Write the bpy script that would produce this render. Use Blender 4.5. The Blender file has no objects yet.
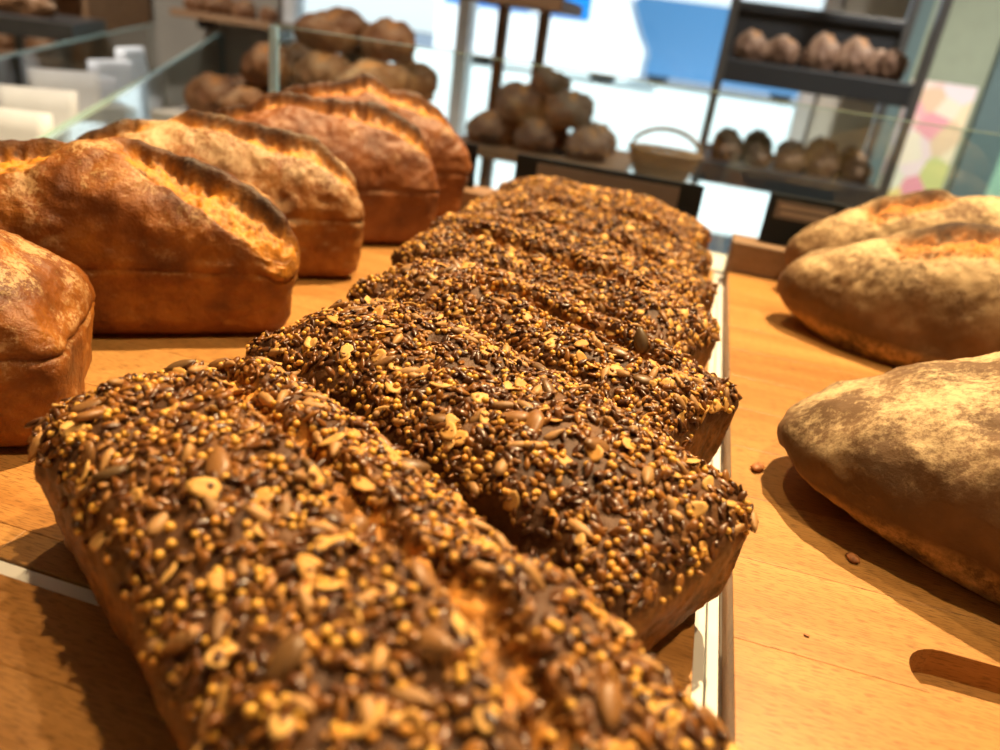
import bpy, bmesh, math, random
import numpy as np
from mathutils import Vector, Matrix, Euler

# ------------------------------------------------------------------ camera
F = 760.0                      # focal length in pixels of the 1000x750 frame
Z0 = 0.92                      # height of the wooden board tops
HC = 0.22                      # camera height above the boards
_nad = np.array([264.0 - 500, 2030.0 - 375])
_down = np.array([_nad[0], _nad[1], F]); _down /= np.linalg.norm(_down)
_up = -_down
_vx = 725.0
_vy = 375 - (_up[0] * (_vx - 500) + _up[2] * F) / _up[1]
_Y = np.array([_vx - 500, _vy - 375, F]); _Y /= np.linalg.norm(_Y)
_X = np.cross(_Y, _up); _X /= np.linalg.norm(_X)
RW = np.stack([_X, _Y, _up])   # rows: world axes in camera coords (x right, y down, z forward)
CAM = np.array([0.0, 0.0, Z0 + HC])
def ray(px, py): return RW @ np.array([px - 500.0, py - 375.0, F])
def on_z(px, py, z=0.0):       # point on the plane z above the boards
    d = ray(px, py); t = (z - HC) / d[2]
    return Vector(CAM + t * d)
def on_y(px, py, Y):
    d = ray(px, py); return Vector(CAM + d * (Y / d[1]))
FWD = RW @ np.array([0, 0, 1.0])

scene = bpy.context.scene
cam_d = bpy.data.cameras.new('camera'); cam = bpy.data.objects.new('camera', cam_d)
scene.collection.objects.link(cam)
M3 = np.stack([RW @ np.array([1.0, 0, 0]), RW @ np.array([0, -1.0, 0]), RW @ np.array([0, 0, -1.0])], axis=1)
cam.matrix_world = Matrix.Translation(Vector(CAM)) @ Matrix(M3.tolist()).to_4x4()
cam_d.sensor_width = 36; cam_d.lens = F / 1000 * 36
cam_d.clip_start = 0.02; cam_d.clip_end = 200
cam_d.dof.use_dof = True; cam_d.dof.focus_distance = 0.37; cam_d.dof.aperture_fstop = 5.8
scene.camera = cam

# ------------------------------------------------------------------ world, sun, lamps, exposure
w = bpy.data.worlds.new('world'); scene.world = w; w.use_nodes = True
nt = w.node_tree; bg = nt.nodes['Background']
sky = nt.nodes.new('ShaderNodeTexSky'); sky.sky_type = 'HOSEK_WILKIE'
sky.sun_direction = Vector((-0.33, -0.42, 0.84)).normalized(); sky.turbidity = 3.0
nt.links.new(sky.outputs[0], bg.inputs[0]); bg.inputs[1].default_value = 1.0
def lamp(name, kind, loc, energy, color, target=None, **kw):
    d = bpy.data.lights.new(name, kind); d.energy = energy; d.color = color
    for k, v in kw.items(): setattr(d, k, v)
    o = bpy.data.objects.new(name, d); scene.collection.objects.link(o); o.location = loc
    if target is not None:
        o.rotation_euler = (Vector(target) - Vector(loc)).to_track_quat('-Z', 'Y').to_euler()
    return o
lamp('sun', 'SUN', (-8, -10, 20), 9.0, (1.0, 0.98, 0.95), target=(0, 0, 0), angle=0.01)
WARM = (1.0, 0.72, 0.38)
lamp('pendant_key', 'SPOT', (0.20, 1.06, Z0 + 1.56), 290, WARM, target=(-0.04, 0.40, Z0), spot_size=math.radians(100), spot_blend=0.5, shadow_soft_size=0.016)
lamp('fill_spot_left', 'SPOT', (-0.55, 1.25, Z0 + 1.75), 60, WARM, target=(-0.25, 0.45, Z0), spot_size=math.radians(62), spot_blend=0.6, shadow_soft_size=0.025)  # added weak fill from the left, softens the main spot's shadows
lamp('fill_spot_near', 'SPOT', (0.40, 0.22, Z0 + 1.75), 85, WARM, target=(0.10, 0.35, Z0), spot_size=math.radians(70), spot_blend=0.7, shadow_soft_size=0.03)  # fill added above the front, brightens the near boards and loaves
SHOP = (1.0, 0.92, 0.82)
for k, (x, y) in enumerate(((-2.2, 1.6), (-0.7, 1.0), (0.9, 1.5))):
    lamp('background_fill', 'SPOT', (x, y, 2.85), (240, 70, 420)[k], SHOP, target=(x * 1.05, y + .75, 0.9), spot_size=math.radians(75), spot_blend=0.8, shadow_soft_size=0.06)  # unseen spots added to lift the dark back of the shop
vs = scene.view_settings
vs.view_transform = 'Standard'; vs.look = 'None'; vs.exposure = 0.0; vs.gamma = 1.0
vs.use_curve_mapping = False

# ------------------------------------------------------------------ helpers
rng = np.random.default_rng(7); random.seed(7)
COL = scene.collection
def link(o, parent=None):
    COL.objects.link(o)
    if parent is not None: o.parent = parent
    return o
def tag(o, label=None, cat=None, group=None, kind=None):
    if label: o['label'] = label
    if cat: o['category'] = cat
    if group: o['group'] = group
    if kind: o['kind'] = kind
    return o
def empty(name, loc=(0, 0, 0), rz=0.0):
    o = bpy.data.objects.new(name, None); o.location = loc; o.rotation_euler = (0, 0, rz); o.empty_display_size = 0.02
    return link(o)
def mesh_np(name, V, Fc, mat, parent=None, smooth=True, attrs=None, midx=None):
    me = bpy.data.meshes.new(name)
    me.from_pydata([tuple(map(float, v)) for v in V], [], [tuple(map(int, f)) for f in Fc])
    if smooth: me.polygons.foreach_set('use_smooth', [True] * len(me.polygons))
    for m in (mat if isinstance(mat, (list, tuple)) else [mat]): me.materials.append(m)
    if midx is not None: me.polygons.foreach_set('material_index', np.asarray(midx, dtype=np.int32))
    if attrs:
        for k, a in attrs.items():
            at = me.attributes.new(k, 'FLOAT', 'POINT'); at.data.foreach_set('value', np.asarray(a, dtype=np.float32))
    me.update()
    return link(bpy.data.objects.new(name, me), parent)
class MB:
    """collects boxes, tubes and prisms; build() links ONE mesh object"""
    def __init__(s): s.bm = bmesh.new()
    def box(s, c, size, rz=0.0, bevel=0.0, rot=None):
        r = bmesh.ops.create_cube(s.bm, size=1.0)
        M = Matrix.Translation(Vector(c)) @ (rot.to_matrix().to_4x4() if rot else Matrix.Rotation(rz, 4, 'Z')) @ Matrix.Diagonal((*size, 1.0))
        bmesh.ops.transform(s.bm, matrix=M, verts=r['verts'])
        if bevel:
            es = list({e for v in r['verts'] for e in v.link_edges})
            bmesh.ops.bevel(s.bm, geom=es, offset=bevel, segments=2, affect='EDGES', profile=0.5)
        return s
    def tube(s, pts, rad, seg=10, cap=True):
        pts = [Vector(p) for p in pts]; rings = []
        for i, p in enumerate(pts):
            t = (pts[min(i + 1, len(pts) - 1)] - pts[max(i - 1, 0)]).normalized()
            a = t.orthogonal().normalized() if abs(t.z) > .95 else t.cross(Vector((0, 0, 1))).normalized()
            b = t.cross(a)
            r = rad[i] if isinstance(rad, (list, tuple)) else rad
            rings.append([s.bm.verts.new(p + (a * math.cos(2 * math.pi * k / seg) + b * math.sin(2 * math.pi * k / seg)) * r) for k in range(seg)])
        for r0, r1 in zip(rings, rings[1:]):
            for k in range(seg): s.bm.faces.new((r0[k], r0[(k + 1) % seg], r1[(k + 1) % seg], r1[k]))
        if cap:
            s.bm.faces.new(rings[0][::-1]); s.bm.faces.new(rings[-1])
        return s
    def prism(s, poly, z0, z1):
        a = [s.bm.verts.new((x, y, z0)) for x, y in poly]; b = [s.bm.verts.new((x, y, z1)) for x, y in poly]
        n = len(poly); s.bm.faces.new(a[::-1]); s.bm.faces.new(b)
        for i in range(n): s.bm.faces.new((a[i], a[(i + 1) % n], b[(i + 1) % n], b[i]))
        return s
    def build(s, name, mat, parent=None, smooth=False, xf=None):
        bmesh.ops.recalc_face_normals(s.bm, faces=s.bm.faces)
        if xf is not None: bmesh.ops.transform(s.bm, matrix=xf, verts=s.bm.verts)
        me = bpy.data.meshes.new(name); s.bm.to_mesh(me); s.bm.free()
        if smooth: me.polygons.foreach_set('use_smooth', [True] * len(me.polygons))
        me.materials.append(mat)
        return link(bpy.data.objects.new(name, me), parent)
def copy_tree(o, parent=None):
    c = o.copy(); link(c, parent)
    for ch in list(o.children): copy_tree(ch, c)
    return c

# vectorised value noise
_PERM = np.random.default_rng(3).random((32, 32, 32))
def vnoise(P):
    i = np.floor(P).astype(int); f = P - i; f = f * f * (3 - 2 * f); i = i % 32; j = (i + 1) % 32
    def c(a, b, d): return _PERM[a, b, d]
    x0, y0, z0 = i.T; x1, y1, z1 = j.T; fx, fy, fz = f.T
    return ((c(x0, y0, z0) * (1 - fx) + c(x1, y0, z0) * fx) * (1 - fy) + (c(x0, y1, z0) * (1 - fx) + c(x1, y1, z0) * fx) * fy) * (1 - fz) + \
           ((c(x0, y0, z1) * (1 - fx) + c(x1, y0, z1) * fx) * (1 - fy) + (c(x0, y1, z1) * (1 - fx) + c(x1, y1, z1) * fx) * fy) * fz
def fbm(P, s, o=3, seed=0):
    t = 0; a = 1.0; n = 0
    for k in range(o):
        t = t + a * (vnoise(P * s * 2 ** k + seed * 7.31 + k * 3.7) - .5) * 2; n += a; a *= .5
    return t / n
def sstep(a, b, x):
    t = np.clip((x - a) / (b - a), 0, 1); return t * t * (3 - 2 * t)

# ------------------------------------------------------------------ materials
def nodes(name):
    m = bpy.data.materials.new(name); m.use_nodes = True
    t = m.node_tree; return m, t, t.nodes['Principled BSDF']
def N(t, kind, **kw):
    n = t.nodes.new('ShaderNode' + kind)
    for k, v in kw.items():
        if k in n.inputs.keys(): n.inputs[k].default_value = v
        else: setattr(n, k, v)
    return n
def ramp(t, fac, stops):
    r = t.nodes.new('ShaderNodeValToRGB'); e = r.color_ramp.elements
    while len(e) < len(stops): e.new(0.5)
    for el, (p, c) in zip(e, stops): el.position = p; el.color = (*c, 1)
    t.links.new(fac, r.inputs[0]); return r.outputs[0]
def mixc(t, fac, a, b, blend='MIX'):
    m = t.nodes.new('ShaderNodeMix'); m.data_type = 'RGBA'; m.blend_type = blend
    for s, v in ((m.inputs[0], fac), (m.inputs[6], a), (m.inputs[7], b)):
        if isinstance(v, (int, float)): s.default_value = v
        elif isinstance(v, tuple): s.default_value = (*v, 1)
        else: t.links.new(v, s)
    return m.outputs[2]
def math_(t, op, a, b=0.0, clamp=False):
    m = t.nodes.new('ShaderNodeMath'); m.operation = op; m.use_clamp = clamp
    for s, v in ((m.inputs[0], a), (m.inputs[1], b)):
        if isinstance(v, (int, float)): s.default_value = v
        else: t.links.new(v, s)
    return m.outputs[0]
def plain(name, col, rough=.5, metal=0.0, spec=.5, noise=0.0, nscale=30):
    m, t, b = nodes(name)
    b.inputs['Roughness'].default_value = rough; b.inputs['Metallic'].default_value = metal; b.inputs['Specular IOR Level'].default_value = spec
    tc = N(t, 'TexCoord'); n = N(t, 'TexNoise', Scale=nscale, Detail=3.0); t.links.new(tc.outputs['Object'], n.inputs['Vector'])
    k = max(noise, .04)
    t.links.new(ramp(t, n.outputs[0], [(.3, tuple(c * (1 - k) for c in col)), (.7, tuple(min(1, c * (1 + k)) for c in col))]), b.inputs['Base Color'])
    return m
def bump(t, b, h, strength, dist):
    n = N(t, 'Bump', Strength=strength, Distance=dist); t.links.new(h, n.inputs['Height']); t.links.new(n.outputs[0], b.inputs['Normal'])
def crust(name, dark, mid, light, tear, scale=28, flour=0.0, flour_col=(.86, .74, .55), base_col=None, base_z=.0, bdist=.0012, rough=.55, fl_lo=.45, fl_hi=.62):
    m, t, b = nodes(name); L = t.links
    tc = N(t, 'TexCoord'); P = tc.outputs['Object']
    def ns(s, d=4.0, r=.55):
        n = N(t, 'TexNoise', Scale=s, Detail=d, Roughness=r); L.new(P, n.inputs['Vector']); return n.outputs[0]
    c = ramp(t, ns(scale), [(.32, dark), (.5, mid), (.68, light)])
    c = mixc(t, math_(t, 'MULTIPLY', ns(scale * 9, 3), .45), c, dark)
    geo = N(t, 'NewGeometry'); sep = N(t, 'SeparateXYZ'); L.new(geo.outputs['Normal'], sep.inputs[0])
    spo = N(t, 'SeparateXYZ'); L.new(P, spo.inputs[0])
    if base_col:
        zz = math_(t, 'ADD', spo.outputs[2], math_(t, 'MULTIPLY', ns(20, 2), .012))
        bc = ramp(t, math_(t, 'ADD', math_(t, 'MULTIPLY', ns(scale * 2.2, 3, .6), .5), math_(t, 'MULTIPLY', ns(scale * 10, 4, .75), .5)), [(.40, tuple(x * .35 for x in base_col)), (.5, base_col), (.60, tuple(x * 1.6 for x in base_col))])
        mr = N(t, 'MapRange'); mr.inputs[1].default_value = base_z; mr.inputs[2].default_value = base_z + .008
        mr.inputs[3].default_value = 1; mr.inputs[4].default_value = 0; L.new(zz, mr.inputs[0])
        c = mixc(t, mr.outputs[0], c, bc)
    if flour:
        f1 = ramp(t, math_(t, 'ADD', math_(t, 'MULTIPLY', ns(scale * 1.3, 3), .5), math_(t, 'MULTIPLY', ns(scale * 13, 5, .8), .5)), [(fl_lo, (0, 0, 0)), (fl_hi, (1, 1, 1))])
        up = N(t, 'MapRange'); up.inputs[1].default_value = .0; up.inputs[2].default_value = .85; L.new(sep.outputs[2], up.inputs[0])
        c = mixc(t, math_(t, 'MULTIPLY', math_(t, 'MULTIPLY', f1, up.outputs[0]), flour), c, flour_col)
    at = N(t, 'Attribute', attribute_name='tear')
    tn = ramp(t, ns(scale * 3.0, 4, .7), [(.34, tuple(x * .22 for x in tear)), (.48, tear), (.66, tuple(min(1, x * 1.35) for x in tear))])
    c = mixc(t, at.outputs['Fac'], c, tn)
    bu = N(t, 'Attribute', attribute_name='burn')
    c = mixc(t, math_(t, 'MULTIPLY', bu.outputs['Fac'], math_(t, 'ADD', ns(scale * 4, 3, .6), .35), True), c, (.030, .011, .004))
    L.new(c, b.inputs['Base Color']); b.inputs['Roughness'].default_value = rough; b.inputs['Specular IOR Level'].default_value = .35
    h = math_(t, 'ADD', ns(scale * 3, 6, .7), math_(t, 'MULTIPLY', ns(scale * 14, 4, .65), .45))
    bump(t, b, h, .8, bdist)
    return m
def seed_mat(name, stops, rough=.35, spec=.5):
    m, t, b = nodes(name)
    oi = N(t, 'ObjectInfo'); ge = N(t, 'NewGeometry')
    r = math_(t, 'FRACT', math_(t, 'ADD', oi.outputs['Random'], ge.outputs['Random Per Island']))
    c = ramp(t, r, stops)
    tc = N(t, 'TexCoord'); n = N(t, 'TexNoise', Scale=420.0, Detail=2.0); t.links.new(tc.outputs['Object'], n.inputs['Vector'])
    c = mixc(t, math_(t, 'MULTIPLY', n.outputs[0], .55), c, tuple(x * .45 for x in stops[0][1]))
    t.links.new(c, b.inputs['Base Color']); b.inputs['Roughness'].default_value = rough; b.inputs['Specular IOR Level'].default_value = spec
    return m
def wood(name, c0, c1, c2, gscale=1.0, rough=.42, flecks=.5):
    """beech: grain along local X, short dark flecks, tone varied per stave"""
    m, t, b = nodes(name); L = t.links
    tc = N(t, 'TexCoord'); oi = N(t, 'ObjectInfo')
    mp = N(t, 'Mapping'); mp.inputs['Scale'].default_value = (3.5 * gscale, 38 * gscale, 38 * gscale)
    off = N(t, 'CombineXYZ'); L.new(math_(t, 'MULTIPLY', oi.outputs['Random'], 37.0), off.inputs[0]); L.new(math_(t, 'MULTIPLY', oi.outputs['Random'], 11.0), off.inputs[1])
    va = N(t, 'VectorMath', operation='ADD'); L.new(tc.outputs['Object'], va.inputs[0]); L.new(off.outputs[0], va.inputs[1]); L.new(va.outputs[0], mp.inputs['Vector'])
    n = N(t, 'TexNoise', Scale=1.0, Detail=5.0, Roughness=.6, Distortion=.6); L.new(mp.outputs[0], n.inputs['Vector'])
    c = ramp(t, n.outputs[0], [(.3, c0), (.5, c1), (.72, c2)])
    m2 = N(t, 'Mapping'); m2.inputs['Scale'].default_value = (150 * gscale, 1500 * gscale, 1500 * gscale); L.new(va.outputs[0], m2.inputs['Vector'])
    n2 = N(t, 'TexNoise', Scale=1.0, Detail=1.0); L.new(m2.outputs[0], n2.inputs['Vector'])
    fl = ramp(t, n2.outputs[0], [(.53, (0, 0, 0)), (.62, (1, 1, 1))])
    c = mixc(t, math_(t, 'MULTIPLY', fl, flecks), c, tuple(x * .45 for x in c0))
    tone = ramp(t, oi.outputs['Random'], [(0, (.80, .76, .70)), (.5, (1, 1, 1)), (1, (1.0, .90, .80))])
    c = mixc(t, 1.0, c, tone, 'MULTIPLY')
    L.new(c, b.inputs['Base Color']); b.inputs['Roughness'].default_value = rough; b.inputs['Specular IOR Level'].default_value = .4
    bump(t, b, n2.outputs[0], .25, .0004)
    return m
def glass_mat(name, tint=(.93, .98, .97), refl=.8, edge=False):
    m = bpy.data.materials.new(name); m.use_nodes = True; t = m.node_tree; t.nodes.clear()
    out = N(t, 'OutputMaterial'); tr = N(t, 'BsdfTransparent'); tr.inputs[0].default_value = (*tint, 1)
    gl = N(t, 'BsdfGlossy'); gl.inputs['Roughness'].default_value = .02; gl.inputs[0].default_value = (1, 1, 1, 1)
    fr = N(t, 'Fresnel', IOR=1.5); mx = N(t, 'MixShader')
    t.links.new(math_(t, 'MULTIPLY', fr.outputs[0], refl), mx.inputs[0]); t.links.new(tr.outputs[0], mx.inputs[1]); t.links.new(gl.outputs[0], mx.inputs[2])
    t.links.new(mx.outputs[0], out.inputs[0]); return m

MAT = dict(
    beech=wood('beech', (.33, .150, .038), (.43, .212, .060), (.51, .265, .083), flecks=.6),
    darkwood=wood('dark_wood', (.17, .10, .06), (.24, .15, .09), (.30, .19, .12), rough=.6, flecks=.3),
    brownwood=wood('brown_wood', (.26, .15, .08), (.34, .2, .11), (.4, .25, .14), rough=.6, flecks=.3),
    white=plain('white_laminate', (.66, .65, .63), .4), black=plain('black_board', (.005, .010, .016), .5, spec=.25),
    label=plain('grey_brown_card', (.13, .11, .105), .7, noise=.1), cardline=plain('pale_print', (.30, .25, .22), .7),
    floor=plain('floor_tile', (.36, .32, .29), .5, noise=.15, nscale=4), wall=plain('cream_wall', (.72, .68, .60), .8, noise=.05, nscale=3),
    ceil=plain('ceiling_white', (.75, .70, .62), .9), frame=plain('grey_frame', (.55, .60, .62), .4),
    teal=plain('teal_frame', (.10, .16, .17), .5), glass=glass_mat('clear_glass'), pane=glass_mat('window_glass', (.90, .975, 1.0), .5),
    edge=plain('glass_edge', (.42, .62, .60), .15), edge_lit=plain('glass_edge_lit', (.45, .70, 1.0), .12), tray=plain('black_tray', (.015, .017, .02), .4),
    steel=plain('dark_steel', (.10, .10, .10), .35, .6), reflect_white=plain('reflect_white', (.80, .84, .90), .8), pave=plain('pavement', (.78, .78, .76), .9, noise=.08, nscale=1.5),  # the bluish white stands in for reflections on the case glass
    road=plain('asphalt', (.16, .19, .24), .9, noise=.12), van=plain('white_paint', (.85, .86, .87), .25), azure=plain('azure_paint', (.005, .20, .62), .3),
    slate=plain('slate_blue_paint', (.07, .19, .36), .3), rubber=plain('rubber', (.02, .02, .02), .8), carglass=plain('car_glass', (.03, .05, .07), .1),
    mint=plain('mint_board', (.30, .55, .42), .6), sage=plain('sage_board', (.27, .32, .24), .6), wicker=plain('wicker', (.30, .18, .09), .7, noise=.4, nscale=300), stone=plain('facade', (.86, .86, .84), .9),
    taupe=plain('taupe_wall', (.36, .33, .28), .85, noise=.12, nscale=3),
    whitestrip=plain('white_strip', (.82, .80, .76), .4),
    lightm=plain('lamp_lens', (.9, .9, .9), .1),
)
MAT['seed_crust'] = crust('seed_crust', (.05, .020, .008), (.11, .044, .014), (.20, .085, .025), (.52, .21, .03), scale=34, bdist=.0016, rough=.55, base_col=(.19, .080, .021), base_z=.046)
MAT['tin_crust'] = crust('tin_crust', (.085, .022, .004), (.23, .068, .008), (.40, .140, .017), (.60, .235, .022), scale=30, flour=.65, fl_lo=.52, fl_hi=.585, flour_col=(.66, .45, .22), bdist=.0018, rough=.45)
MAT['tin_crust_pale'] = crust('tin_crust_pale', (.12, .036, .007), (.27, .090, .014), (.42, .17, .03), (.56, .23, .028), scale=26, flour=.85, fl_lo=.46, fl_hi=.56, flour_col=(.60, .44, .25), bdist=.0018, rough=.5)
MAT['tin_crust_red'] = crust('tin_crust_red', (.10, .030, .010), (.19, .060, .016), (.28, .10, .028), (.50, .20, .03), scale=28, flour=.5, fl_lo=.53, fl_hi=.63, flour_col=(.66, .47, .28), bdist=.001, rough=.5)
MAT['flour_crust'] = crust('flour_crust', (.085, .045, .02), (.15, .08, .035), (.24, .13, .06), (.42, .15, .02), scale=17, flour=.95, fl_lo=.43, fl_hi=.55, flour_col=(.54, .39, .21), base_col=(.42, .24, .09), base_z=.020, bdist=.0013, rough=.75)
MAT['dark_crust'] = crust('dark_crust', (.11, .058, .036), (.20, .115, .068), (.32, .20, .125), (.40, .20, .07), scale=12, flour=.6, flour_col=(.5, .42, .33), bdist=.002, rough=.7)

MAT['flax'] = seed_mat('flax', [(0, (.055, .018, .006)), (.45, (.115, .038, .010)), (.75, (.24, .085, .018)), (1, (.40, .16, .03))], .30, .45)
MAT['millet'] = seed_mat('millet', [(0, (.72, .37, .05)), (.5, (.78, .43, .075)), (1, (.66, .27, .04))], .4, .4)
MAT['sesame'] = seed_mat('sesame', [(0, (.28, .115, .025)), (.5, (.45, .21, .045)), (1, (.20, .075, .018))], .45, .35)
MAT['sunflower'] = seed_mat('sunflower', [(0, (.36, .19, .075)), (.5, (.54, .28, .09)), (1, (.25, .13, .055))], .5, .35)
MAT['pumpkin'] = seed_mat('pumpkin', [(0, (.17, .085, .03)), (.5, (.32, .14, .04)), (1, (.11, .065, .028))], .4, .4)
MAT['oat'] = seed_mat('oat', [(0, (.66, .36, .095)), (.5, (.74, .43, .14)), (1, (.62, .29, .06))], .55, .3)

# ------------------------------------------------------------------ the shop shell
def B(z): return Z0 + z
WY = 3.6                      # window wall
tag(MB().box((0, 1.0, -.05), (8.4, 6.4, .1)).build('floor', MAT['floor']), kind='structure')
tag(MB().box((0, 1.0, 2.95), (8.4, 6.4, .1)).build('ceiling', MAT['ceil']), kind='structure')
tag(MB().box((-4.1, 1.0, 1.45), (.2, 6.4, 2.9)).build('wall_left', MAT['wall']), kind='structure')
tag(MB().box((4.1, 1.0, 1.45), (.2, 6.4, 2.9)).build('wall_right', MAT['wall']), kind='structure')
tag(MB().box((0, -2.1, 1.45), (8.4, .2, 2.9)).build('wall_front', MAT['wall']), kind='structure')
tag(MB().box((-3.02, WY, 1.45), (1.96, .2, 2.9)).build('wall_back_left', MAT['taupe']), kind='structure')
tag(MB().box((2.20, WY, 1.45), (3.60, .2, 2.9)).build('wall_back_right', MAT['wall']), kind='structure')
tag(MB().box((-.8, WY, 2.75), (3.8, .2, .3)).build('wall_back_top', MAT['wall']), kind='structure')
# shop window: frame, mullions and panes between x=-2.0 and x=.36
w1 = tag(empty('window_1', (0, WY, 0)), kind='structure')
xs = [-2.01, -1.15, .36]
MB().box((-.825, 0, .04), (2.37, .08, .08)).box((-.825, 0, 2.56), (2.37, .08, .08)).build('window_frame', MAT['frame'], w1)
for x in xs: MB().box((x, 0, 1.3), (.06, .10, 2.44)).build('mullion', MAT['van'], w1)
for a, b_ in zip(xs, xs[1:]):
    MB().box(((a + b_) / 2, 0, 1.3), (b_ - a - .06, .008, 2.44)).build('pane', MAT['pane'], w1)
# door on the right with teal posts
d1 = tag(empty('door_1', (0, 3.1, 0)), kind='structure')
MB().box((.925, 0, 1.25), (.115, .07, 2.5)).build('door_post', MAT['teal'], d1)
MB().box((.595, 0, 1.25), (.055, .07, 2.5)).build('door_post', MAT['teal'], d1)
MB().box((.745, .02, 1.25), (.245, .02, 2.5)).build('door_panel', MAT['sage'], d1)
MB().box((1.25, .02, 1.25), (.53, .02, 2.5)).build('side_panel', MAT['mint'], d1)

# ------------------------------------------------------------------ street outside
tag(MB().box((0, 17.0, -.06), (60, 26.6, .1)).build('pavement', MAT['pave']), kind='structure')
tag(MB().box((0, 42.0, -.06), (90, 23.4, .1)).build('road', MAT['road']), kind='structure')
tag(MB().box((0, 58, 6), (110, 1.0, 12)).build('facade', MAT['stone']), kind='structure')
def vehicle(name, x0, x1, y, h, body, label, stripe=None, mirror=1):
    t = empty(name, ((x0 + x1) / 2, y, 0)); L = x1 - x0
    prof = [(-.5 * L, .32), (.5 * L, .32), (.5 * L, h * .42), (.47 * L, h * .52), (.38 * L, h * .93), (.35 * L, h * .985), (.30 * L, h), (-.47 * L, h), (-.5 * L, h * .93)]
    MB().prism([(a * mirror, b) for a, b in prof], -.95, .95).build('body', body, t, xf=Matrix.Rotation(math.pi / 2, 4, 'X'))
    for sx in (-.32, .32):
        for sy in (-.78, .78):
            MB().tube([(sx * L, sy - .11, .33), (sx * L, sy + .11, .33)], .33, 20).build('wheel', MAT['rubber'], t)
    MB().box((.40 * L * mirror, 0, h * .72), (.06, 1.6, h * .32), rot=Euler((0, mirror * -.25, 0))).build('windscreen', MAT['carglass'], t)
    for sy in (-.7, .7): MB().box((.5 * L * mirror, sy, h * .36), (.06, .3, .16), bevel=.02).build('headlight', MAT['lightm'], t)
    if stripe:
        s_ = MB().box((-.12 * L * mirror, -.965, h * .80), (L * .70, .03, h * .34)).build('side_panel', MAT[stripe], t)
        MB().tube([(-.02 * L + .22 * math.cos(a), -.985, h * .72 + .22 * math.sin(a)) for a in np.linspace(math.pi, 2 * math.pi, 12)], .035, 6).build('mark', MAT['lightm'], s_)
    return tag(t, label, 'van')
vehicle('delivery_van', -8.3, -2.2, 24.0, 2.5, MAT['van'], 'white delivery van with an azure side panel parked in the street', 'azure')
vehicle('parked_van', -3.2, 3.2, 28.5, 2.6, MAT['slate'], 'slate blue van parked in the street beyond the pavement', None, 1)

# ------------------------------------------------------------------ counter, boards, rail
ct = tag(empty('counter', (.06, .35, 0)), 'white shop counter carrying the wooden boards and loaves', 'counter')
MB().box((0, 0, Z0 - .035), (1.37, 1.42, .03), bevel=.003).build('counter_top', MAT['white'], ct)
MB().box((0, 0, (Z0 - .05) / 2), (1.31, 1.36, Z0 - .05)).build('counter_body', MAT['white'], ct)

BT = .02
cut_me = None
def stave_board(name, label, x0, x1, y0, y1, pitch, ystart, joints, slot=None):
    root = tag(empty(name, ((x0 + x1) / 2, (y0 + y1) / 2, B(-BT))), label, 'cutting board', 'beech boards on the counter')
    ox, oy = (x0 + x1) / 2, (y0 + y1) / 2
    k = 0; y = ystart
    while y > y0: y -= pitch
    while y < y1 - 1e-6:
        a, b_ = max(y, y0), min(y + pitch, y1)
        xx = [x0] + [j for j in joints(k) if x0 + .02 < j < x1 - .02] + [x1]
        for p, q in zip(xx, xx[1:]):
            if b_ - a < .004: continue
            m = MB().box(((p + q) / 2 - ox, (a + b_) / 2 - oy, BT / 2), (q - p - .0002, b_ - a - .0002, BT), bevel=.0003)
            o = m.build('stave', MAT['beech'], root)
            if slot and b_ > slot[2] and a < slot[3] and q > slot[0]:
                cx0, cx1, cy0, cy1 = slot; r = (cy1 - cy0) / 2
                poly = []
                for an in np.linspace(math.pi / 2, 3 * math.pi / 2, 14): poly.append((cx0 + r + r * math.cos(an) - ox, (cy0 + cy1) / 2 + r * math.sin(an) - oy))
                for an in np.linspace(-math.pi / 2, math.pi / 2, 14): poly.append((cx1 - r + r * math.cos(an) - ox, (cy0 + cy1) / 2 + r * math.sin(an) - oy))
                c = MB().prism(poly, .006, .04).build('cutter', MAT['beech'], root)
                md = o.modifiers.new('b', 'BOOLEAN'); md.object = c; md.operation = 'DIFFERENCE'; md.solver = 'EXACT'
                dg = bpy.context.evaluated_depsgraph_get(); dg.update()
                nm = bpy.data.meshes.new_from_object(o.evaluated_get(dg)); o.modifiers.clear(); o.data = nm
                bpy.data.objects.remove(c)
        y += pitch; k += 1
    return root
def jr(first, step, seed):
    def f(k):
        r = random.Random(seed * 100 + k); x = first - .5 + r.random() * step
        out = []
        while x < 1.2: out.append(x); x += step * (.7 + .6 * r.random())
        return out
    return f
def jright(k):
    f = jr(0, .33, 5)(k)
    return [.077, .36] if k == 2 else [j for j in f if abs(j - .1) > .08]
stave_board('cutting_board', 'beech cutting board with a handle slot under the floury oval loaves', .058, .50, .150, .885, .0600, .2110, jright, slot=(.131, .245, .2665, .300))
stave_board('cutting_board', 'long beech board under the row of seeded loaves and tin loaves', -.60, .042, .1935, .885, .0600, .2110, jr(0, .30, 2))
stave_board('cutting_board', 'beech board ahead of the white gap, under the nearest seeded loaf', -.60, .042, -.25, .1860, .0600, .2110, jr(0, .30, 3))
dv = tag(empty('divider_strip', (.0495, .30, B(-BT))), 'white double strip in the gap between the boards', 'divider strip')
MB().box((-.0032, 0, .004), (.0052, 1.16, .008), bevel=.0006).build('strip', MAT['white'], dv)
MB().box((.0032, 0, .003), (.0052, 1.16, .006), bevel=.0006).build('strip', MAT['white'], dv)
dg = tag(empty('divider_strip', (-.28, .18975, B(-BT))), 'white strip filling the gap across the boards beside the nearest seeded loaf', 'divider strip')
MB().box((0, 0, .0095), (.64, .0066, .019), bevel=.0006).build('strip', MAT['whitestrip'], dg)
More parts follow.
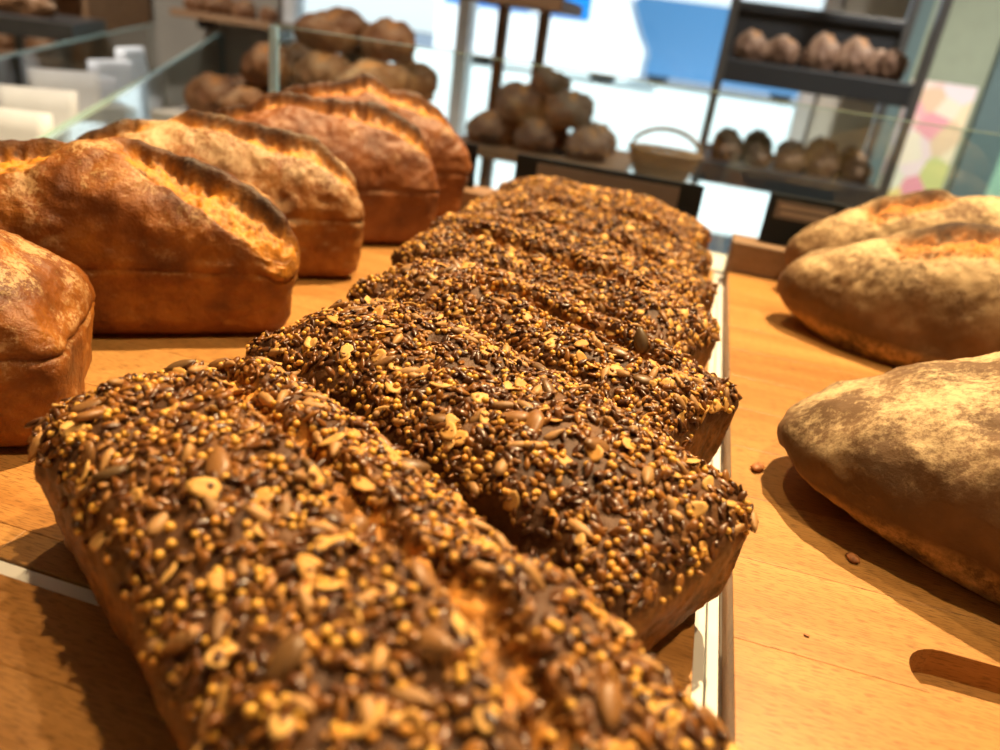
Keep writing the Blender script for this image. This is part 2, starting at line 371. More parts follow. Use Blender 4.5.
# wooden ledge along the back of the boards
for a, b_, lb in ((-.60, .030, 'brown wooden ledge behind the row of seeded loaves'), (.055, .50, 'brown wooden ledge behind the floury oval loaves')):
    tag(MB().box(((a + b_) / 2, .9125, B(.0075)), (b_ - a, .045, .055), bevel=.002).build('wooden_ledge', MAT['darkwood']), lb, 'ledge', 'ledges at the back of the counter')
# price signs
def sign(x0, x1, z1, y, label, lx0, lx1, lz0, lz1, lines=0):
    z0 = .035
    t = tag(empty('price_sign', ((x0 + x1) / 2, y, B(z0))), label, 'price sign', 'black price signs on the ledge'); hw = (x1 - x0) / 2; h = z1 - z0
    MB().box((0, 0, h / 2), (2 * hw, .004, h), bevel=.0008).build('board', MAT['black'], t)
    MB().box((0, .009, .003), (2 * hw * .8, .02, .006)).build('foot', MAT['black'], t)
    c = MB().box(((lx0 + lx1) / 2, -.0026, (lz0 + lz1) / 2), (lx1 - lx0, .0008, lz1 - lz0)).build('card', MAT['label'], t)
    for i in range(lines):
        MB().box(((lx0 + lx1) / 2, -.0032, lz1 - (i + .8) * (lz1 - lz0) / (lines + .6)), ((lx1 - lx0) * (.86 - .06 * i), .0004, .0035)).build('text_line', MAT['cardline'], c)
sign(-.212, .011, .085, .915, 'wide black price sign with a grey card behind the last seeded loaf', -.085, .085, .004, .044)
sign(-.305, -.262, .087, .915, 'narrow black price sign beside the last tin loaf', -.016, .016, .006, .030)
sign(.083, .165, .091, .915, 'black price sign with two pale printed lines behind the floury loaves', -.032, .030, .030, .050, 2)

# ------------------------------------------------------------------ breads
def cube_grid(nx, ny, nz):
    P = []; Q = []; n0 = 0
    def face(a, b, na, nb, fn, flip):
        nonlocal n0
        u = np.linspace(-1, 1, na + 1); v = np.linspace(-1, 1, nb + 1)
        U, V = np.meshgrid(u, v, indexing='ij'); P.append(fn(U.ravel(), V.ravel()))
        I = np.arange((na + 1) * (nb + 1)).reshape(na + 1, nb + 1) + n0; n0 += I.size
        q = np.stack([I[:-1, :-1], I[1:, :-1], I[1:, 1:], I[:-1, 1:]], -1).reshape(-1, 4)
        Q.append(q[:, ::-1] if flip else q)
    o = np.ones
    for s in (1, -1):
        face(0, 0, nx, ny, lambda u, v: np.stack([u, v, s * o(u.size)], 1), s < 0)
        face(0, 0, ny, nz, lambda u, v: np.stack([s * o(u.size), u, v], 1), s < 0)
        face(0, 0, nx, nz, lambda u, v: np.stack([u, s * o(u.size), v], 1), s > 0)
    P = np.concatenate(P); Q = np.concatenate(Q)
    key = np.round(P * 1e5).astype(int); _, idx, inv = np.unique(key, axis=0, return_index=True, return_inverse=True)
    return P[idx], inv.reshape(-1)[Q]
def vnormals(V, Q):
    n = np.cross(V[Q[:, 2]] - V[Q[:, 0]], V[Q[:, 3]] - V[Q[:, 1]])
    N_ = np.zeros_like(V)
    for k in range(4): np.add.at(N_, Q[:, k], n)
    return N_ / (np.linalg.norm(N_, axis=1, keepdims=True) + 1e-12)
def tin_shape(L, W, h, dome, r=.014, taper=.14, lip=.03, seed=0, res=(110, 54, 26), tears=(), rough=.0012, lump=.004, xskew=0.0, bumps=(), crease=0.0):
    C, Q = cube_grid(*res)
    C = np.sign(C) * np.abs(C) ** np.array([.9, .9, 1.0])
    half = np.array([L / 2, W / 2, h / 2]); c = C * half
    rr = np.array([r, r, r]); q = np.clip(c, -(half - rr), half - rr); d = c - q
    dl = np.linalg.norm(d, axis=1, keepdims=True); V = q + np.where(dl > 1e-9, d / np.maximum(dl, 1e-9), 0) * r
    V[:, 2] += h / 2
    s = V[:, 2] / h
    k = 1 - taper * (1 - s) + lip * sstep(.72, .95, s)
    x = V[:, 0] / (L / 2); y = V[:, 1] / (W / 2)
    V[:, 1] *= k; V[:, 0] *= 1 - taper * .45 * (1 - s) + lip * .4 * sstep(.72, .95, s)
    top = sstep(.45, 1.0, s)
    V[:, 2] += dome * top * np.clip(1 - np.abs(x) ** 3.2, 0, 1) ** .7 * np.clip(1 - np.abs(y) ** 2.3, 0, 1) ** .75 * (1 + xskew * x)
    for bx_, by_, sx_, sy_, am in bumps: V[:, 2] += am * top * np.exp(-((V[:, 0] - bx_) / sx_) ** 2 - ((V[:, 1] - by_) / sy_) ** 2)
    P = V.copy()
    Nn = vnormals(V, Q); low = sstep(.0, .01, P[:, 2])
    V += Nn * (fbm(P, 22, 2, seed) * lump * (.35 + .65 * top) * low)[:, None]
    V += Nn * (fbm(P, 60, 2, seed + 4) * lump * .35 * (.3 + .7 * top) * low)[:, None]
    V += Nn * (fbm(P, 160, 3, seed + 5) * rough * low)[:, None]
    V -= Nn * (crease * np.exp(-((P[:, 2] - h * .80 - .004 * fbm(P * [1, 1, 0], 18, 2, seed + 8)) / .0016) ** 2))[:, None]
    tear = np.zeros(len(V)); burn = np.zeros(len(V))
    for (y0, hw, xa, xb, depth, ear, sg) in tears:
        yc = y0(P[:, 0]) + .004 * fbm(P * [1, 0, 0], 60, 3, seed + 9)
        m = sstep(xa - .012, xa + .012, P[:, 0]) * (1 - sstep(xb - .012, xb + .012, P[:, 0])) * top
        hw_ = hw * (.55 + .45 * m)
        dd = sg * (P[:, 1] - yc) / hw_
        t = m * np.exp(-np.clip(dd, 0, None) ** 4) * sstep(-1.05, -.85, dd)
        t = np.where(dd < 0, m * sstep(-.35, -.05, dd), m * (1 - sstep(.75, 1.1, dd)))
        rg = .55 * fbm(P, 130, 3, seed + 13) + .6 * fbm(P * [1, 1.8, 1], 300, 2, seed + 14)
        V[:, 2] += -depth * t * (1 - .35 * np.clip(dd, 0, 1)) + t * rg * depth * .55
        if ear:
            e = m * np.exp(-((dd + .45) / .45) ** 2) * (.6 + .7 * (fbm(P * [1, 0, 0], 40, 2, seed + 3) * .5 + .5))
            burn = np.maximum(burn, np.clip(e * 1.5 - .35, 0, 1))
            V[:, 2] += ear * e; V[:, 1] += sg * ear * .35 * e
        tear = np.maximum(tear, t * np.clip(.75 + .9 * rg, 0, 1))
    V[:, 2] = np.maximum(V[:, 2], 0)
    return V, Q, tear, burn
def batard_shape(L, W, h, seed=0, res=(90, 48, 24), tears=(), rough=.001, lump=.006, pw=2.4, zskew=0.0):
    C, Q = cube_grid(*res)
    D = C / np.linalg.norm(C, axis=1, keepdims=True)
    e = np.array([2.1, pw, 2.2]); k = (np.abs(D) ** e).sum(1) ** (-1 / 2.2)
    V = D * k[:, None] * np.array([L / 2, W / 2, h * .62])
    V[:, 1] *= 1 - .16 * (V[:, 0] / (L / 2)) ** 2
    V[:, 2] *= 1 - .22 * (V[:, 0] / (L / 2)) ** 2
    zmin = -h * .38
    V[:, 2] = np.where(V[:, 2] < zmin, zmin + (V[:, 2] - zmin) * .08, V[:, 2]) - zmin
    V[:, 2] *= 1 + zskew * V[:, 0] / (L / 2)
    P = V.copy(); Nn = vnormals(V, Q); low = sstep(.002, .012, P[:, 2]); top = sstep(.3 * h, .6 * h, P[:, 2])
    V += Nn * (fbm(P, 15, 2, seed) * lump * low)[:, None]
    V += Nn * (fbm(P, 55, 2, seed + 4) * lump * .3 * low)[:, None]
    V += Nn * (fbm(P, 150, 3, seed + 5) * rough * low)[:, None]
    tear = np.zeros(len(V)); burn = np.zeros(len(V))
    for (y0, hw, xa, xb, depth, ear, sg) in tears:
        yc = y0(P[:, 0]) + .006 * fbm(P * [1, 0, 0], 45, 3, seed + 9)
        m = sstep(xa - .012, xa + .012, P[:, 0]) * (1 - sstep(xb - .012, xb + .012, P[:, 0])) * top
        dd = sg * (P[:, 1] - yc) / (hw * (.5 + .5 * m))
        t = np.where(dd < 0, m * sstep(-.3, 0, dd), m * (1 - sstep(.75, 1.1, dd)))
        rg = .6 * fbm(P, 100, 3, seed + 13) + .6 * fbm(P * [1, 1.6, 1], 260, 2, seed + 14)
        V[:, 2] += -depth * t * (1 - .6 * np.clip(dd, 0, 1)) + t * rg * depth * .8
        if ear:
            e_ = m * np.exp(-((dd + .4) / .4) ** 2) * (.6 + .7 * (fbm(P * [1, 0, 0], 40, 2, seed + 3) * .5 + .5))
            burn = np.maximum(burn, np.clip(e_ * 1.5 - .35, 0, 1))
            V[:, 2] += ear * e_
        tear = np.maximum(tear, t * np.clip(.75 + .9 * rg, 0, 1))
    V[:, 2] = np.maximum(V[:, 2], 0)
    return V, Q, tear, burn

# ---- seed shapes (shared mesh data)
def ellipsoid(seg, rings, fn=None):
    V = [(0, 0, 1)]
    for i in range(1, rings):
        a = math.pi * i / rings
        for k in range(seg): V.append((math.sin(a) * math.cos(2 * math.pi * k / seg), math.sin(a) * math.sin(2 * math.pi * k / seg), math.cos(a)))
    V.append((0, 0, -1)); Fc = []
    for k in range(seg): Fc.append((0, 1 + k, 1 + (k + 1) % seg))
    for i in range(rings - 2):
        for k in range(seg):
            a = 1 + i * seg + k; b_ = 1 + i * seg + (k + 1) % seg; Fc.append((a, a + seg, b_ + seg, b_))
    l = len(V) - 1
    for k in range(seg): Fc.append((l, l - seg + (k + 1) % seg, l - seg + k))
    V = np.array(V)
    return (fn(V) if fn else V), Fc
def tipped(p, keel=0.0):
    def f(V):
        V = V.copy(); x = V[:, 0]; k = 1 - p * np.clip(x + .2, 0, 1.2) / 1.2 * .9
        V[:, 1] *= k; V[:, 2] *= .4 + .6 * k
        V[:, 2] += keel * (1 - np.abs(V[:, 1])) * (V[:, 2] > 0)
        return V
    return f
def flake(V):
    V = V.copy(); an = np.arctan2(V[:, 1], V[:, 0])
    k = 1 + .10 * np.sin(3 * an + 1) + .07 * np.sin(5 * an)
    V[:, 0] *= k; V[:, 1] *= k
    V[:, 2] += .9 * V[:, 0] ** 2 - 1.0 * np.exp(-(V[:, 1] / .18) ** 2) * (V[:, 2] > 0) * .6 + .5 * np.sin(2.5 * V[:, 1])
    return V
SEEDS = dict(  # half sizes (m), shape, count per loaf, tilt
    flax_seed=((.0038, .0019, .0011), tipped(.75), 1700, .45, 'flax'),
    millet_grain=((.00155, .0015, .00145), None, 600, .5, 'millet'),
    sesame_seed=((.0022, .0014, .0009), tipped(.6), 1100, .55, 'sesame'),
    sunflower_seed=((.0060, .0027, .0017), tipped(.8, .2), 60, .3, 'sunflower'),
    pumpkin_seed=((.0076, .0045, .0020), tipped(.55, .15), 20, .28, 'pumpkin'),
    oat_flake=((.0050, .0035, .0007), flake, 85, .3, 'oat'))
SEED_MESH = {}
for nm, (hs, fn, cnt, tilt, mt) in SEEDS.items():
    for lod, (sg, rg_) in enumerate(((8, 5), (6, 3))):
        V, Fc = ellipsoid(sg if nm not in ('oat_flake', 'pumpkin_seed') else sg + 2, rg_, fn)
        V = V * np.array(hs)
        if lod == 0:
            me = bpy.data.meshes.new(nm); me.from_pydata(V.tolist(), [], Fc); me.polygons.foreach_set('use_smooth', [True] * len(me.polygons)); me.materials.append(MAT[mt])
            SEED_MESH[nm] = (V, Fc, me)
        else: SEED_MESH[nm] += (V, Fc)
KINDS = list(SEEDS)
def seeded_loaf(loc, yaw, L, W, h, dome, seed, label, detail, tears, xskew=0.0, density=1.0):
    root = tag(empty('seeded_loaf', (loc[0], loc[1], B(0)), math.radians(yaw)), label, 'bread', 'seeded loaves in a row')
    V, Q, tear, burn = tin_shape(L, W, h, dome, seed=seed, tears=tears, xskew=xskew, res={0: (90, 44, 16), 1: (130, 64, 26), 2: (190, 90, 36)}[detail], lump=.0065, rough=.0016, taper=.13)
    mesh_np('crust', V, Q, MAT['seed_crust'], root, attrs=dict(tear=tear))
    T = np.concatenate([Q[:, [0, 1, 2]], Q[:, [0, 2, 3]]])
    a, b_, c = V[T[:, 0]], V[T[:, 1]], V[T[:, 2]]; n = np.cross(b_ - a, c - a); ar = np.linalg.norm(n, axis=1); n /= ar[:, None] + 1e-12
    ctr = (a + b_ + c) / 3
    wt = ar * sstep(.15, .55, n[:, 2] + .25 * (ctr[:, 2] / h - .9)) * sstep(h * .78, h * .98, ctr[:, 2]) * (1 - .80 * sstep(.2, .6, tear[T].mean(1)))
    wt *= .75 + .6 * sstep(-.5, .3, fbm(ctr, 45, 2, seed + 21))
    wt /= wt.sum(); r = np.random.default_rng(seed + 100)
    cy, sy = math.cos(math.radians(yaw)), math.sin(math.radians(yaw))
    RZ = np.array([[cy, -sy, 0], [sy, cy, 0], [0, 0, 1]])
    camL = RZ.T @ (CAM - np.array([loc[0], loc[1], B(0)]))
    SV, SF, SM = [], [], []; off = 0
    for ki, nm in enumerate(KINDS):
        hs, fn, cnt, tilt, mt = SEEDS[nm]; cnt = int(cnt * density)
        I = r.choice(len(T), cnt, p=wt); u = r.random((cnt, 2)); u = np.where(u.sum(1, keepdims=True) > 1, 1 - u, u)
        P = a[I] + (b_ - a)[I] * u[:, :1] + (c - a)[I] * u[:, 1:]
        Nn = n[I] + r.normal(0, tilt, (cnt, 3)); Nn /= np.linalg.norm(Nn, axis=1, keepdims=True)
        sc = r.uniform(.78, 1.18, cnt)
        P = P + n[I] * (hs[2] * (.35 if nm != 'oat_flake' else 1.0) + r.random(cnt) * .0009)[:, None]
        X = r.normal(0, 1, (cnt, 3)); X -= (X * Nn).sum(1, keepdims=True) * Nn; X /= np.linalg.norm(X, axis=1, keepdims=True); Y = np.cross(Nn, X)
        vec = camL - P; dist = np.linalg.norm(vec, axis=1); facing = (n[I] * vec).sum(1) / dist
        score = np.where(facing > .05, facing ** .3, .01) * sc / dist
        lim = {0: 0, 1: 150, 2: 290}[detail] if nm in ('flax_seed', 'millet_grain', 'sesame_seed') else {0: 0, 1: 290, 2: 290}[detail]
        if nm == 'sesame_seed': lim = lim // 2
        order = np.argsort(-score); single = set(order[:lim].tolist())
        V0, F0, me, V1, F1 = SEED_MESH[nm]
        for i in range(cnt):
            Rm = np.stack([X[i], Y[i], Nn[i]], 1) * sc[i]
            if i in single:
                o = bpy.data.objects.new(nm, me); o.matrix_local = Matrix(np.vstack([np.hstack([Rm, P[i][:, None]]), [0, 0, 0, 1]]).tolist()); link(o, root)
            else:
                vv, ff = (V0, F0) if detail else (V1, F1)
                SV.append(vv @ Rm.T + P[i]); SF.extend([tuple(q + off for q in f_) for f_ in ff]); SM.extend([ki] * len(ff)); off += len(vv)
    tag(mesh_np('seed_coating', np.concatenate(SV), SF, [MAT[SEEDS[k][4]] for k in KINDS], root, midx=SM), kind='stuff')
    return root
ln = lambda a, b_: (lambda x: a + b_ * x)
SL = [
    ((-.094, .187), -33, .270, .114, .053, .029, 11, 'seeded loaf split lengthwise, lying across the white gap between the boards', 2, [(ln(.004, -.05), .015, -.12, .11, .011, .003, 1)]),
    ((-.077, .312), -30, .260, .108, .051, .028, 12, 'densely seeded loaf second from the white board gap', 2, []),
    ((-.076, .423), -25, .248, .094, .051, .025, 13, 'seeded loaf third from the white board gap', 1, [(ln(.0, .06), .012, -.05, .09, .008, .002, -1)]),
    ((-.086, .523), -22, .240, .093, .053, .026, 14, 'seeded loaf fourth from the white board gap', 0, [(ln(.0, .0), .013, -.09, .07, .009, .003, -1)]),
    ((-.088, .622), -20, .240, .093, .052, .024, 15, 'seeded loaf fifth from the white board gap', 0, [(ln(.0, -.04), .012, -.07, .09, .009, .003, -1)]),
    ((-.090, .722), -17, .240, .093, .052, .024, 16, 'seeded loaf next to last in the row', 0, [(ln(.0, .04), .012, -.07, .09, .009, .003, -1)]),
    ((-.092, .822), -13, .235, .094, .052, .024, 17, 'last seeded loaf, against the wide black price sign', 0, []),
]
for s in SL: seeded_loaf(*s)

def tin_loaf(fr, yaw, L, W, h, dome, seed, label, mat, tears, bumps=(), xskew=0.0, lip=.03, taper=.12):
    a = math.radians(yaw); u = Vector((math.cos(a), math.sin(a), 0)); v = Vector((-math.sin(a), math.cos(a), 0))
    k = 1 - taper
    p = Vector((fr[0], fr[1], 0)) - u * (L / 2 * (1 - taper * .45)) + v * (W / 2 * k)
    V, Q, tear, burn = tin_shape(L, W, h, dome, r=.016, seed=seed, tears=tears, xskew=xskew, res=(170, 80, 44), lump=.0065, rough=.0014, bumps=bumps, crease=.0022, lip=lip, taper=taper)
    o = mesh_np('tin_loaf', V, Q, MAT[mat], attrs=dict(tear=tear, burn=burn))
    o.location = (p.x, p.y, B(0)); o.rotation_euler = (0, 0, a)
    return tag(o, label, 'bread', 'golden tin loaves on the long board')
def px_g(x, y): v = on_z(x, y); return (v.x, v.y)
qd = lambda a, b_, c: (lambda x: a + b_ * x + c * x * x)
tin_loaf(px_g(72, 455), 34, .24, .104, .064, .088, 31, 'rust brown tin loaf at the row end, nearest the white board gap', 'tin_crust', [(ln(.0, -.1), .014, -.11, .02, .006, .004, -1)], xskew=-.75, lip=.0, taper=.08)
tin_loaf(px_g(289, 339), 35, .24, .104, .062, .052, 32, 'bright orange tin loaf with a peaked floury flap and torn crust', 'tin_crust', [(ln(-.002, -.32), .020, .012, .118, .011, .005, -1), (ln(.006, .05), .030, -.125, -.025, .011, .006, -1)], bumps=((.004, -.010, .028, .03, .009),))
tin_loaf(px_g(359, 282), 36, .24, .104, .066, .052, 33, 'tin loaf with pale floury top, third in the golden row', 'tin_crust_pale', [(ln(-.004, -.20), .016, -.03, .11, .010, .005, -1), (ln(.0, .1), .014, -.11, -.05, .008, .004, -1)])
tin_loaf(px_g(433, 248), 38, .24, .104, .070, .058, 34, 'reddish tin loaf with a long torn ridge, fourth in the golden row', 'tin_crust_red', [(ln(.002, -.12), .022, -.11, .11, .011, .008, -1)], bumps=((-.03, 0, .03, .04, .006),))
tin_loaf(px_g(461, 222), 38, .24, .104, .070, .062, 35, 'dark reddish tin loaf with pointed crest beside the narrow sign', 'tin_crust_red', [(ln(.0, -.10), .020, -.10, .10, .010, .010, -1)], bumps=((.0, 0, .02, .03, .012),))

def batard(loc, yaw, L, W, h, seed, label, tears, lump=.006, zskew=.15):
    V, Q, tear, burn = batard_shape(L, W, h, seed, tears=tears, lump=lump, zskew=zskew, res=(150, 80, 36))
    o = mesh_np('floury_loaf', V, Q, MAT['flour_crust'], attrs=dict(tear=tear, burn=burn)); o.location = (loc[0], loc[1], B(0)); o.rotation_euler = (0, 0, math.radians(yaw))
    return tag(o, label, 'bread', 'floury oval loaves on the slotted board')
batard((.282, .398), -10, .415, .190, .143, 41, 'big floury oval loaf without a tear, beside the handle slot', [], .009, .48)
batard((.252, .712), -14, .320, .130, .114, 42, 'floury oval loaf with a wide orange tear, between two others', [(ln(.004, .03), .046, -.075, .15, .012, .008, -1)])
batard((.255, .833), -8, .300, .106, .130, 43, 'floury oval loaf against the wooden ledge, orange tear on its crest', [(ln(.008, .03), .038, -.085, -.015, .012, .010, -1)])

# crumbs on the right board
def crumb(px, py, r, label, seed):
    V, Fc = ellipsoid(9, 6); V = V * (1 + .5 * fbm(V, 1.3, 3, seed))[:, None] * np.array([r * 1.5, r, r * .5]); V[:, 2] -= V[:, 2].min()
    o = mesh_np('crumb', V, Fc, MAT['seed_crust_light']); p = on_z(px, py); o.location = p; o.rotation_euler = (0, 0, seed)
    tag(o, label, 'crumb', 'crumbs on the slotted board')
MAT['seed_crust_light'] = plain('crumb', (.36, .13, .035), .6, noise=.4, nscale=400)
crumb(757, 470, .0035, 'flat reddish crumb beside the pointed end of the big floury loaf', 1)
crumb(852, 560, .0030, 'curled flake of crust in the shadow edge of the big floury loaf', 2)
crumb(806, 636, .0009, 'tiny crumb on the stave ahead of the handle slot', 3)

# ------------------------------------------------------------------ glass guards
gz0, gz1 = -.02, .183
gp = tag(empty('glass_guard', (0, .965, B(gz0))), 'clear upright glass guard along the back of the counter', 'glass guard')
MB().box(((-.565 + .75) / 2, 0, (gz1 - gz0) / 2), (1.315, .005, gz1 - gz0)).build('pane', MAT['glass'], gp)
MB().box(((-.565 + .75) / 2, 0, gz1 - gz0 + .0006), (1.315, .0052, .0012)).build('top_edge', MAT['edge'], gp)
MB().box((-.5665, 0, (gz1 - gz0) / 2), (.009, .009, gz1 - gz0)).build('side_edge', MAT['edge_lit'], gp)  # bright blue puts the light caught by this edge into its colour
# glass show case further left
A = on_z(0, 170, .02); Bp = on_z(222, 33, .02); A.z = Bp.z = 0; dirv = (Bp - A).normalized(); A2 = A - dirv * .03
nrm = Vector((-dirv.y, dirv.x, 0)); Lc = (Bp - A2).length; ang = math.atan2(dirv.y, dirv.x)
gc = tag(empty('glass_case', (A2.x - .0, A2.y, 0), ang), 'low glass show case with greenish top edges left of the tin loaves', 'glass case')
zt = B(.02)
MB().box((Lc / 2, 0, (zt + .6) / 2), (Lc, .006, zt - .6)).build('pane', MAT['glass'], gc)
MB().box((Lc / 2, 0, zt + .004), (Lc, .009, .006)).build('top_edge', MAT['edge'], gc)
MB().box((Lc, 0, (zt + .6) / 2), (.02, .02, zt - .6)).build('corner_post', MAT['teal'], gc)
MB().box((Lc / 2, .30, (zt + .6) / 2), (Lc, .006, zt - .6)).build('pane', MAT['glass'], gc)
MB().box((Lc / 2, .30, zt + .003), (Lc, .008, .006)).build('top_edge', MAT['edge'], gc)
MB().box((1.20, .30, (zt + .6) / 2), (.025, .02, zt - .6)).build('corner_post', MAT['steel'], gc)
MB().box((Lc / 2, .15, .30), (Lc, .32, .6)).build('case_base', MAT['brownwood'], gc)

# ------------------------------------------------------------------ background breads
BM = []
for i, (L_, W_, H_) in enumerate(((.20, .12, .085), (.15, .12, .08), (.24, .10, .075), (.11, .09, .06))):
    V, Q, tear, burn = batard_shape(L_, W_, H_, 60 + i, res=(32, 18, 12), tears=[(ln(0, .1), .02, -L_ * .3, L_ * .3, .006, .002, -1)], lump=.020)
    o = mesh_np('loaf', V, Q, MAT['dark_crust'], attrs=dict(tear=tear)); BM.append(o.data); bpy.data.objects.remove(o)
def bgloaf(loc, kind, rz, label, group, tilt=0.0, sc=1.0):
    o = bpy.data.objects.new('bread_loaf', BM[kind]); link(o); o.location = loc; o.rotation_euler = (tilt, tilt * .5, rz); o.scale = (sc,) * 3
    return tag(o, label, 'bread', group)
# steel rack with two black trays
RY = 2.3
rk = tag(empty('bread_rack', (.23, RY, 0)), 'slim steel rack with black trays of dark loaves before the window', 'bread rack')
for x in (-.235, .225):
    for y in (-.17, .17):
        MB().box((x, y, .95), (.022, .022, 1.9)).build('post', MAT['steel'], rk)
for zt_, bk in ((B(.195), 1), (B(-.055), 0)):
    t_ = MB().box((-.005, 0, zt_), (.445, .36, .054), bevel=.004).build('tray', MAT['tray'], rk)
    MB().box((-.005, .178, zt_ + (.085 if bk else .02)), (.445, .008, .16 if bk else .03)).build('tray_back', MAT['tray'], t_)
MB().box((-.005, .17, B(.36)), (.445, .022, .025), bevel=.004).build('top_bar', MAT['tray'], rk)
r = random.Random(4)
for zt_, nm, lab in ((B(.21), 'loaves on the upper rack tray', 'dark crusty loaf on the upper black rack tray'), (B(-.04), 'loaves on the lower rack tray', 'dark crusty loaf on the lower black rack tray')):
    for j in range(5):
        for k_ in range(2):
            bgloaf((.060 + .0845 * j + r.uniform(-.004, .004), RY - .08 + .16 * k_, zt_ + .012), (1, 3, 1, 1, 3)[(j + k_ * 2) % 5], r.uniform(1.42, 1.72), lab, nm, sc=.70 + .10 * r.random()).scale.z = .85 + .3 * r.random()
# wooden stand with a heap of loaves
SY = 2.12
st = tag(empty('wooden_stand', (-.42, SY, 0)), 'wooden stand with a heap of dark loaves on its shelf', 'stand')
for x in (-.19, -.075): MB().box((x, .12, .62), (.028, .028, 1.24)).build('post', MAT['brownwood'], st)
for x, y in ((-.2, -.18), (.21, .18), (-.2, .18), (.21, -.18)):
    MB().box((x, y, B(-.09) / 2), (.03, .03, B(-.09))).build('leg', MAT['brownwood'], st)
MB().box((.01, 0, B(-.075)), (.46, .42, .025), bevel=.003).build('shelf', MAT['brownwood'], st)
MB().box((-.12, .06, B(.285)), (.26, .30, .03), bevel=.003).build('shelf', MAT['brownwood'], st)
hp = [(-.55, -.1, 0), (-.42, -.1, 0), (-.29, -.1, 1), (-.55, .06, 1), (-.42, .06, 0), (-.29, .06, 0), (-.49, -.06, 2), (-.36, -.06, 2), (-.48, .05, 3), (-.36, .05, 3), (-.42, -.03, 4)]
for i, (x, y, l) in enumerate(hp):
    lev = 0 if i < 6 else (1 if i < 10 else 2)
    bgloaf((x, SY + y, B(-.062) + lev * .070), [1, 1, 1, 1, 1, 1, 0, 0, 1, 1, 3][i], 1.57 + r.uniform(-.25, .25), 'dark crusty loaf heaped on the wooden stand', 'loaves heaped on the wooden stand', sc=1.0)
for i in range(2): bgloaf((-.59 + .11 * i, SY + .05, B(.30)), 3, r.uniform(1.3, 1.8), 'small dark loaf on the top of the wooden stand', 'loaves on top of the wooden stand')
# wicker basket with a handle beside it
bk = tag(empty('wicker_basket', (-.085, 1.88, 0)), 'low wicker basket with an arched handle beside the heaped loaves', 'basket')
for i in range(6):
    R_ = .058 + .005 * i
    MB().tube([(R_ * math.cos(a), R_ * .7 * math.sin(a), B(-.055) + .012 * i) for a in np.linspace(0, 2 * math.pi, 28)], .0065, 6, cap=False).build('hoop', MAT['wicker'], bk, smooth=True)
MB().tube([(.082 * math.cos(a), 0, B(.0) + .055 * math.sin(a)) for a in np.linspace(0, math.pi, 16)], .006, 6).build('handle', MAT['wicker'], bk, smooth=True)
MB().prism([(.060 * math.cos(a), .042 * math.sin(a)) for a in np.linspace(0, 2 * math.pi, 24)[:-1]], B(-.062), B(-.052)).build('base', MAT['wicker'], bk)
sd = tag(empty('side_table', (-.085, 1.88, 0)), 'white round side table under the wicker basket', 'table')
MB().prism([(.09 * math.cos(a), .09 * math.sin(a)) for a in np.linspace(0, 2 * math.pi, 33)[:-1]], B(-.085), B(-.062)).build('table_top', MAT['white'], sd)
MB().tube([(0, 0, .02), (0, 0, B(-.085))], .025, 12).build('pillar', MAT['steel'], sd); MB().prism([(.12 * math.cos(a), .12 * math.sin(a)) for a in np.linspace(0, 2 * math.pi, 25)[:-1]], 0, .02).build('foot', MAT['steel'], sd)
# white table with brown loaves further left
tb = tag(empty('display_table', (-.86, 1.62, 0)), 'white display table with a pile of brown loaves behind the glass guard', 'table')
MB().box((0, 0, B(-.045)), (.52, .40, .03), bevel=.004).build('table_top', MAT['white'], tb)
for x in (-.22, .22):
    for y in (-.19, .19): MB().box((x, y, B(-.06) / 2), (.035, .035, B(-.06))).build('leg', MAT['white'], tb)
MAT['pile_crust'] = crust('pile_crust', (.15, .06, .025), (.25, .11, .04), (.34, .17, .07), (.45, .2, .06), scale=12, flour=.4, bdist=.002, rough=.7)
BM2 = []
for m_ in BM:
    c = m_.copy(); c.materials.clear(); c.materials.append(MAT['pile_crust']); BM2.append(c)
def brown(loc, kind, rz, label, group, sc=1.0):
    o = bpy.data.objects.new('bread_loaf', BM2[kind]); link(o); o.location = loc; o.rotation_euler = (0, 0, rz); o.scale = (sc,) * 3
    return tag(o, label, 'bread', group)
pile = [(x, y, 0) for x in (-1.04, -.915, -.79, -.665) for y in (1.53, 1.71)] + [(x, y, 1) for x in (-.90, -.78, -.66) for y in (1.53, 1.70)] + [(-.79, 1.60, 2), (-.67, 1.60, 2)]
for i, (x, y, lv) in enumerate(pile):
    brown((x, y, B(-.03) + lv * .078), [1, 0, 2, 1, 0][i % 5], 1.57 + r.uniform(-.35, .35), 'brown crusty loaf in the pile on the white display table', 'loaves piled on the display table', 1.0)
# pale upright shape, stands in for a reflection in the case glass
def reflection_block(loc, w_, d_, h_, label, seed):
    C, Q = cube_grid(8, 6, 10); V = C * np.array([w_ / 2, d_ / 2, h_ / 2]); V[:, 2] += h_ / 2
    s = V[:, 2] / h_; V[:, 1] *= 1 - .75 * sstep(.5, 1, s); V[:, :2] *= (1 + .05 * fbm(V, 25, 2, seed))[:, None]
    o = mesh_np('reflection_stand_in', V, Q, MAT['reflect_white']); o.location = loc; o.rotation_euler = (0, 0, seed * .3)
    tag(o, label, 'reflection stand-in', 'white stand-ins for glass reflections')
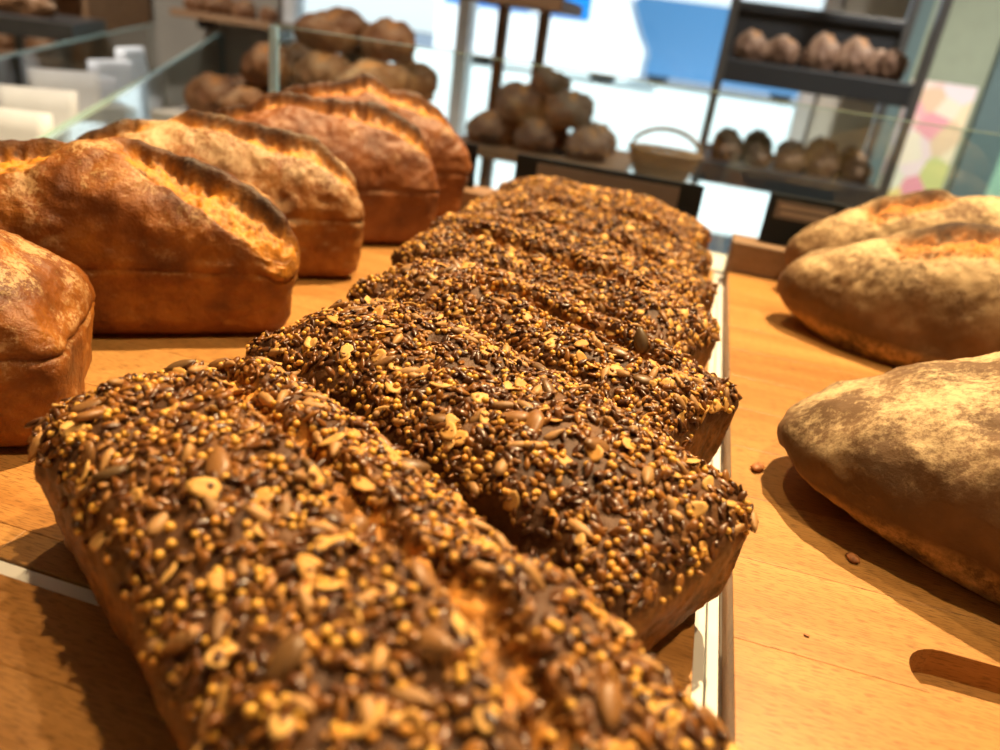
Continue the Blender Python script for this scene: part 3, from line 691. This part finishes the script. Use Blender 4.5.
# reflection stand-ins and loaves inside the glass case
def in_case(a, p): q = A2 + dirv * a + nrm * p; return q.x, q.y
for i, a in enumerate((.62, .80, 1.0, 1.22, 1.5, 1.8)):
    x, y = in_case(a, .16); reflection_block((x, y, .60), .13, .09, .31 + .015 * (i % 3), 'white upright shape standing in for a reflection in the glass case', i + 1)
for i, a in enumerate((.45, .71, .9, 1.11, 1.36, 1.65, 2.0, 2.2, 2.4)):
    x, y = in_case(a, .10 + .1 * (i % 2)); brown((x, y, .60), 1, ang, 'brown loaf lying between the reflection stand-ins inside the glass case', 'loaves inside the glass case', .9)
cb = tag(empty('wooden_cabinet', (-3.3, 3.26, 0)), 'brown wooden cabinet with open shelves against the window wall', 'cabinet')
MB().box((0, .19, .8), (1.2, .02, 1.6)).build('back_panel', MAT['brownwood'], cb)
for x in (-.59, .59): MB().box((x, 0, .8), (.03, .4, 1.6)).build('side_panel', MAT['brownwood'], cb)
for z in (.35, .72, 1.15, 1.58): MB().box((0, 0, z), (1.15, .38, .03)).build('shelf', MAT['brownwood'], cb)
for i in range(4):
    brown((-3.65 + .25 * i, 3.25, 1.165), 0, r.uniform(-.3, .3), 'brown loaf on the upper cabinet shelf', 'loaves on the upper cabinet shelf')
    brown((-3.65 + .25 * i, 3.25, .735), 0, r.uniform(-.3, .3), 'brown loaf on the middle cabinet shelf', 'loaves on the middle cabinet shelf')
q = on_y(40, 24, 2.25)
ds = tag(empty('dark_shelf', (q.x, 2.25, 0), ang), 'dark steel shelf with an orange loaf left of the glass case', 'shelf')
MB().box((0, 0, q.z), (.50, .30, .05)).build('shelf_board', MAT['steel'], ds)
for x in (-.23, .23):
    for y in (-.13, .13): MB().box((x, y, q.z / 2), (.025, .025, q.z)).build('post', MAT['steel'], ds)
brown((q.x - .02, 2.19, q.z + .025), 2, .3, 'orange brown loaf lying on the dark steel shelf', None)
q = on_y(236, 20, 3.36)
ws = tag(empty('bread_shelf', (q.x, 3.36, q.z)), 'brown wooden wall shelf with a few loaves beside the shop window', 'shelf')
MB().box((0, 0, 0), (.50, .26, .03), bevel=.003).build('shelf_board', MAT['brownwood'], ws)
for x in (-.2, .2): MB().box((x, .07, -.035), (.02, .12, .045)).build('bracket', MAT['steel'], ws)
for i in range(4): brown((q.x - .18 + .12 * i, 3.34, q.z + .015), [1, 0, 1, 3][i], 1.4 + .2 * i, 'brown loaf on the wooden wall shelf beside the window', 'loaves on the wall shelf', .95)
# poster
MAT['poster'] = None
m, t, b = nodes('poster_print'); tc = N(t, 'TexCoord'); vo = N(t, 'TexVoronoi', Scale=12.0); t.links.new(tc.outputs['Object'], vo.inputs['Vector'])
sp = N(t, 'SeparateColor'); t.links.new(vo.outputs['Color'], sp.inputs[0])
t.links.new(ramp(t, sp.outputs[0], [(0, (.80, .22, .34)), (.22, (.85, .78, .70)), (.42, (.86, .68, .22)), (.58, (.80, .76, .84)), (.72, (.88, .55, .50)), (.86, (.56, .60, .20)), (1, (.85, .82, .80))]), b.inputs['Base Color']); MAT['poster'] = m
ps = MB().box((.742, 3.095, B(-.13)), (.21, .004, .74)).build('poster', m)
tag(ps, 'colourful pink and yellow poster on the sage door panel', 'poster')
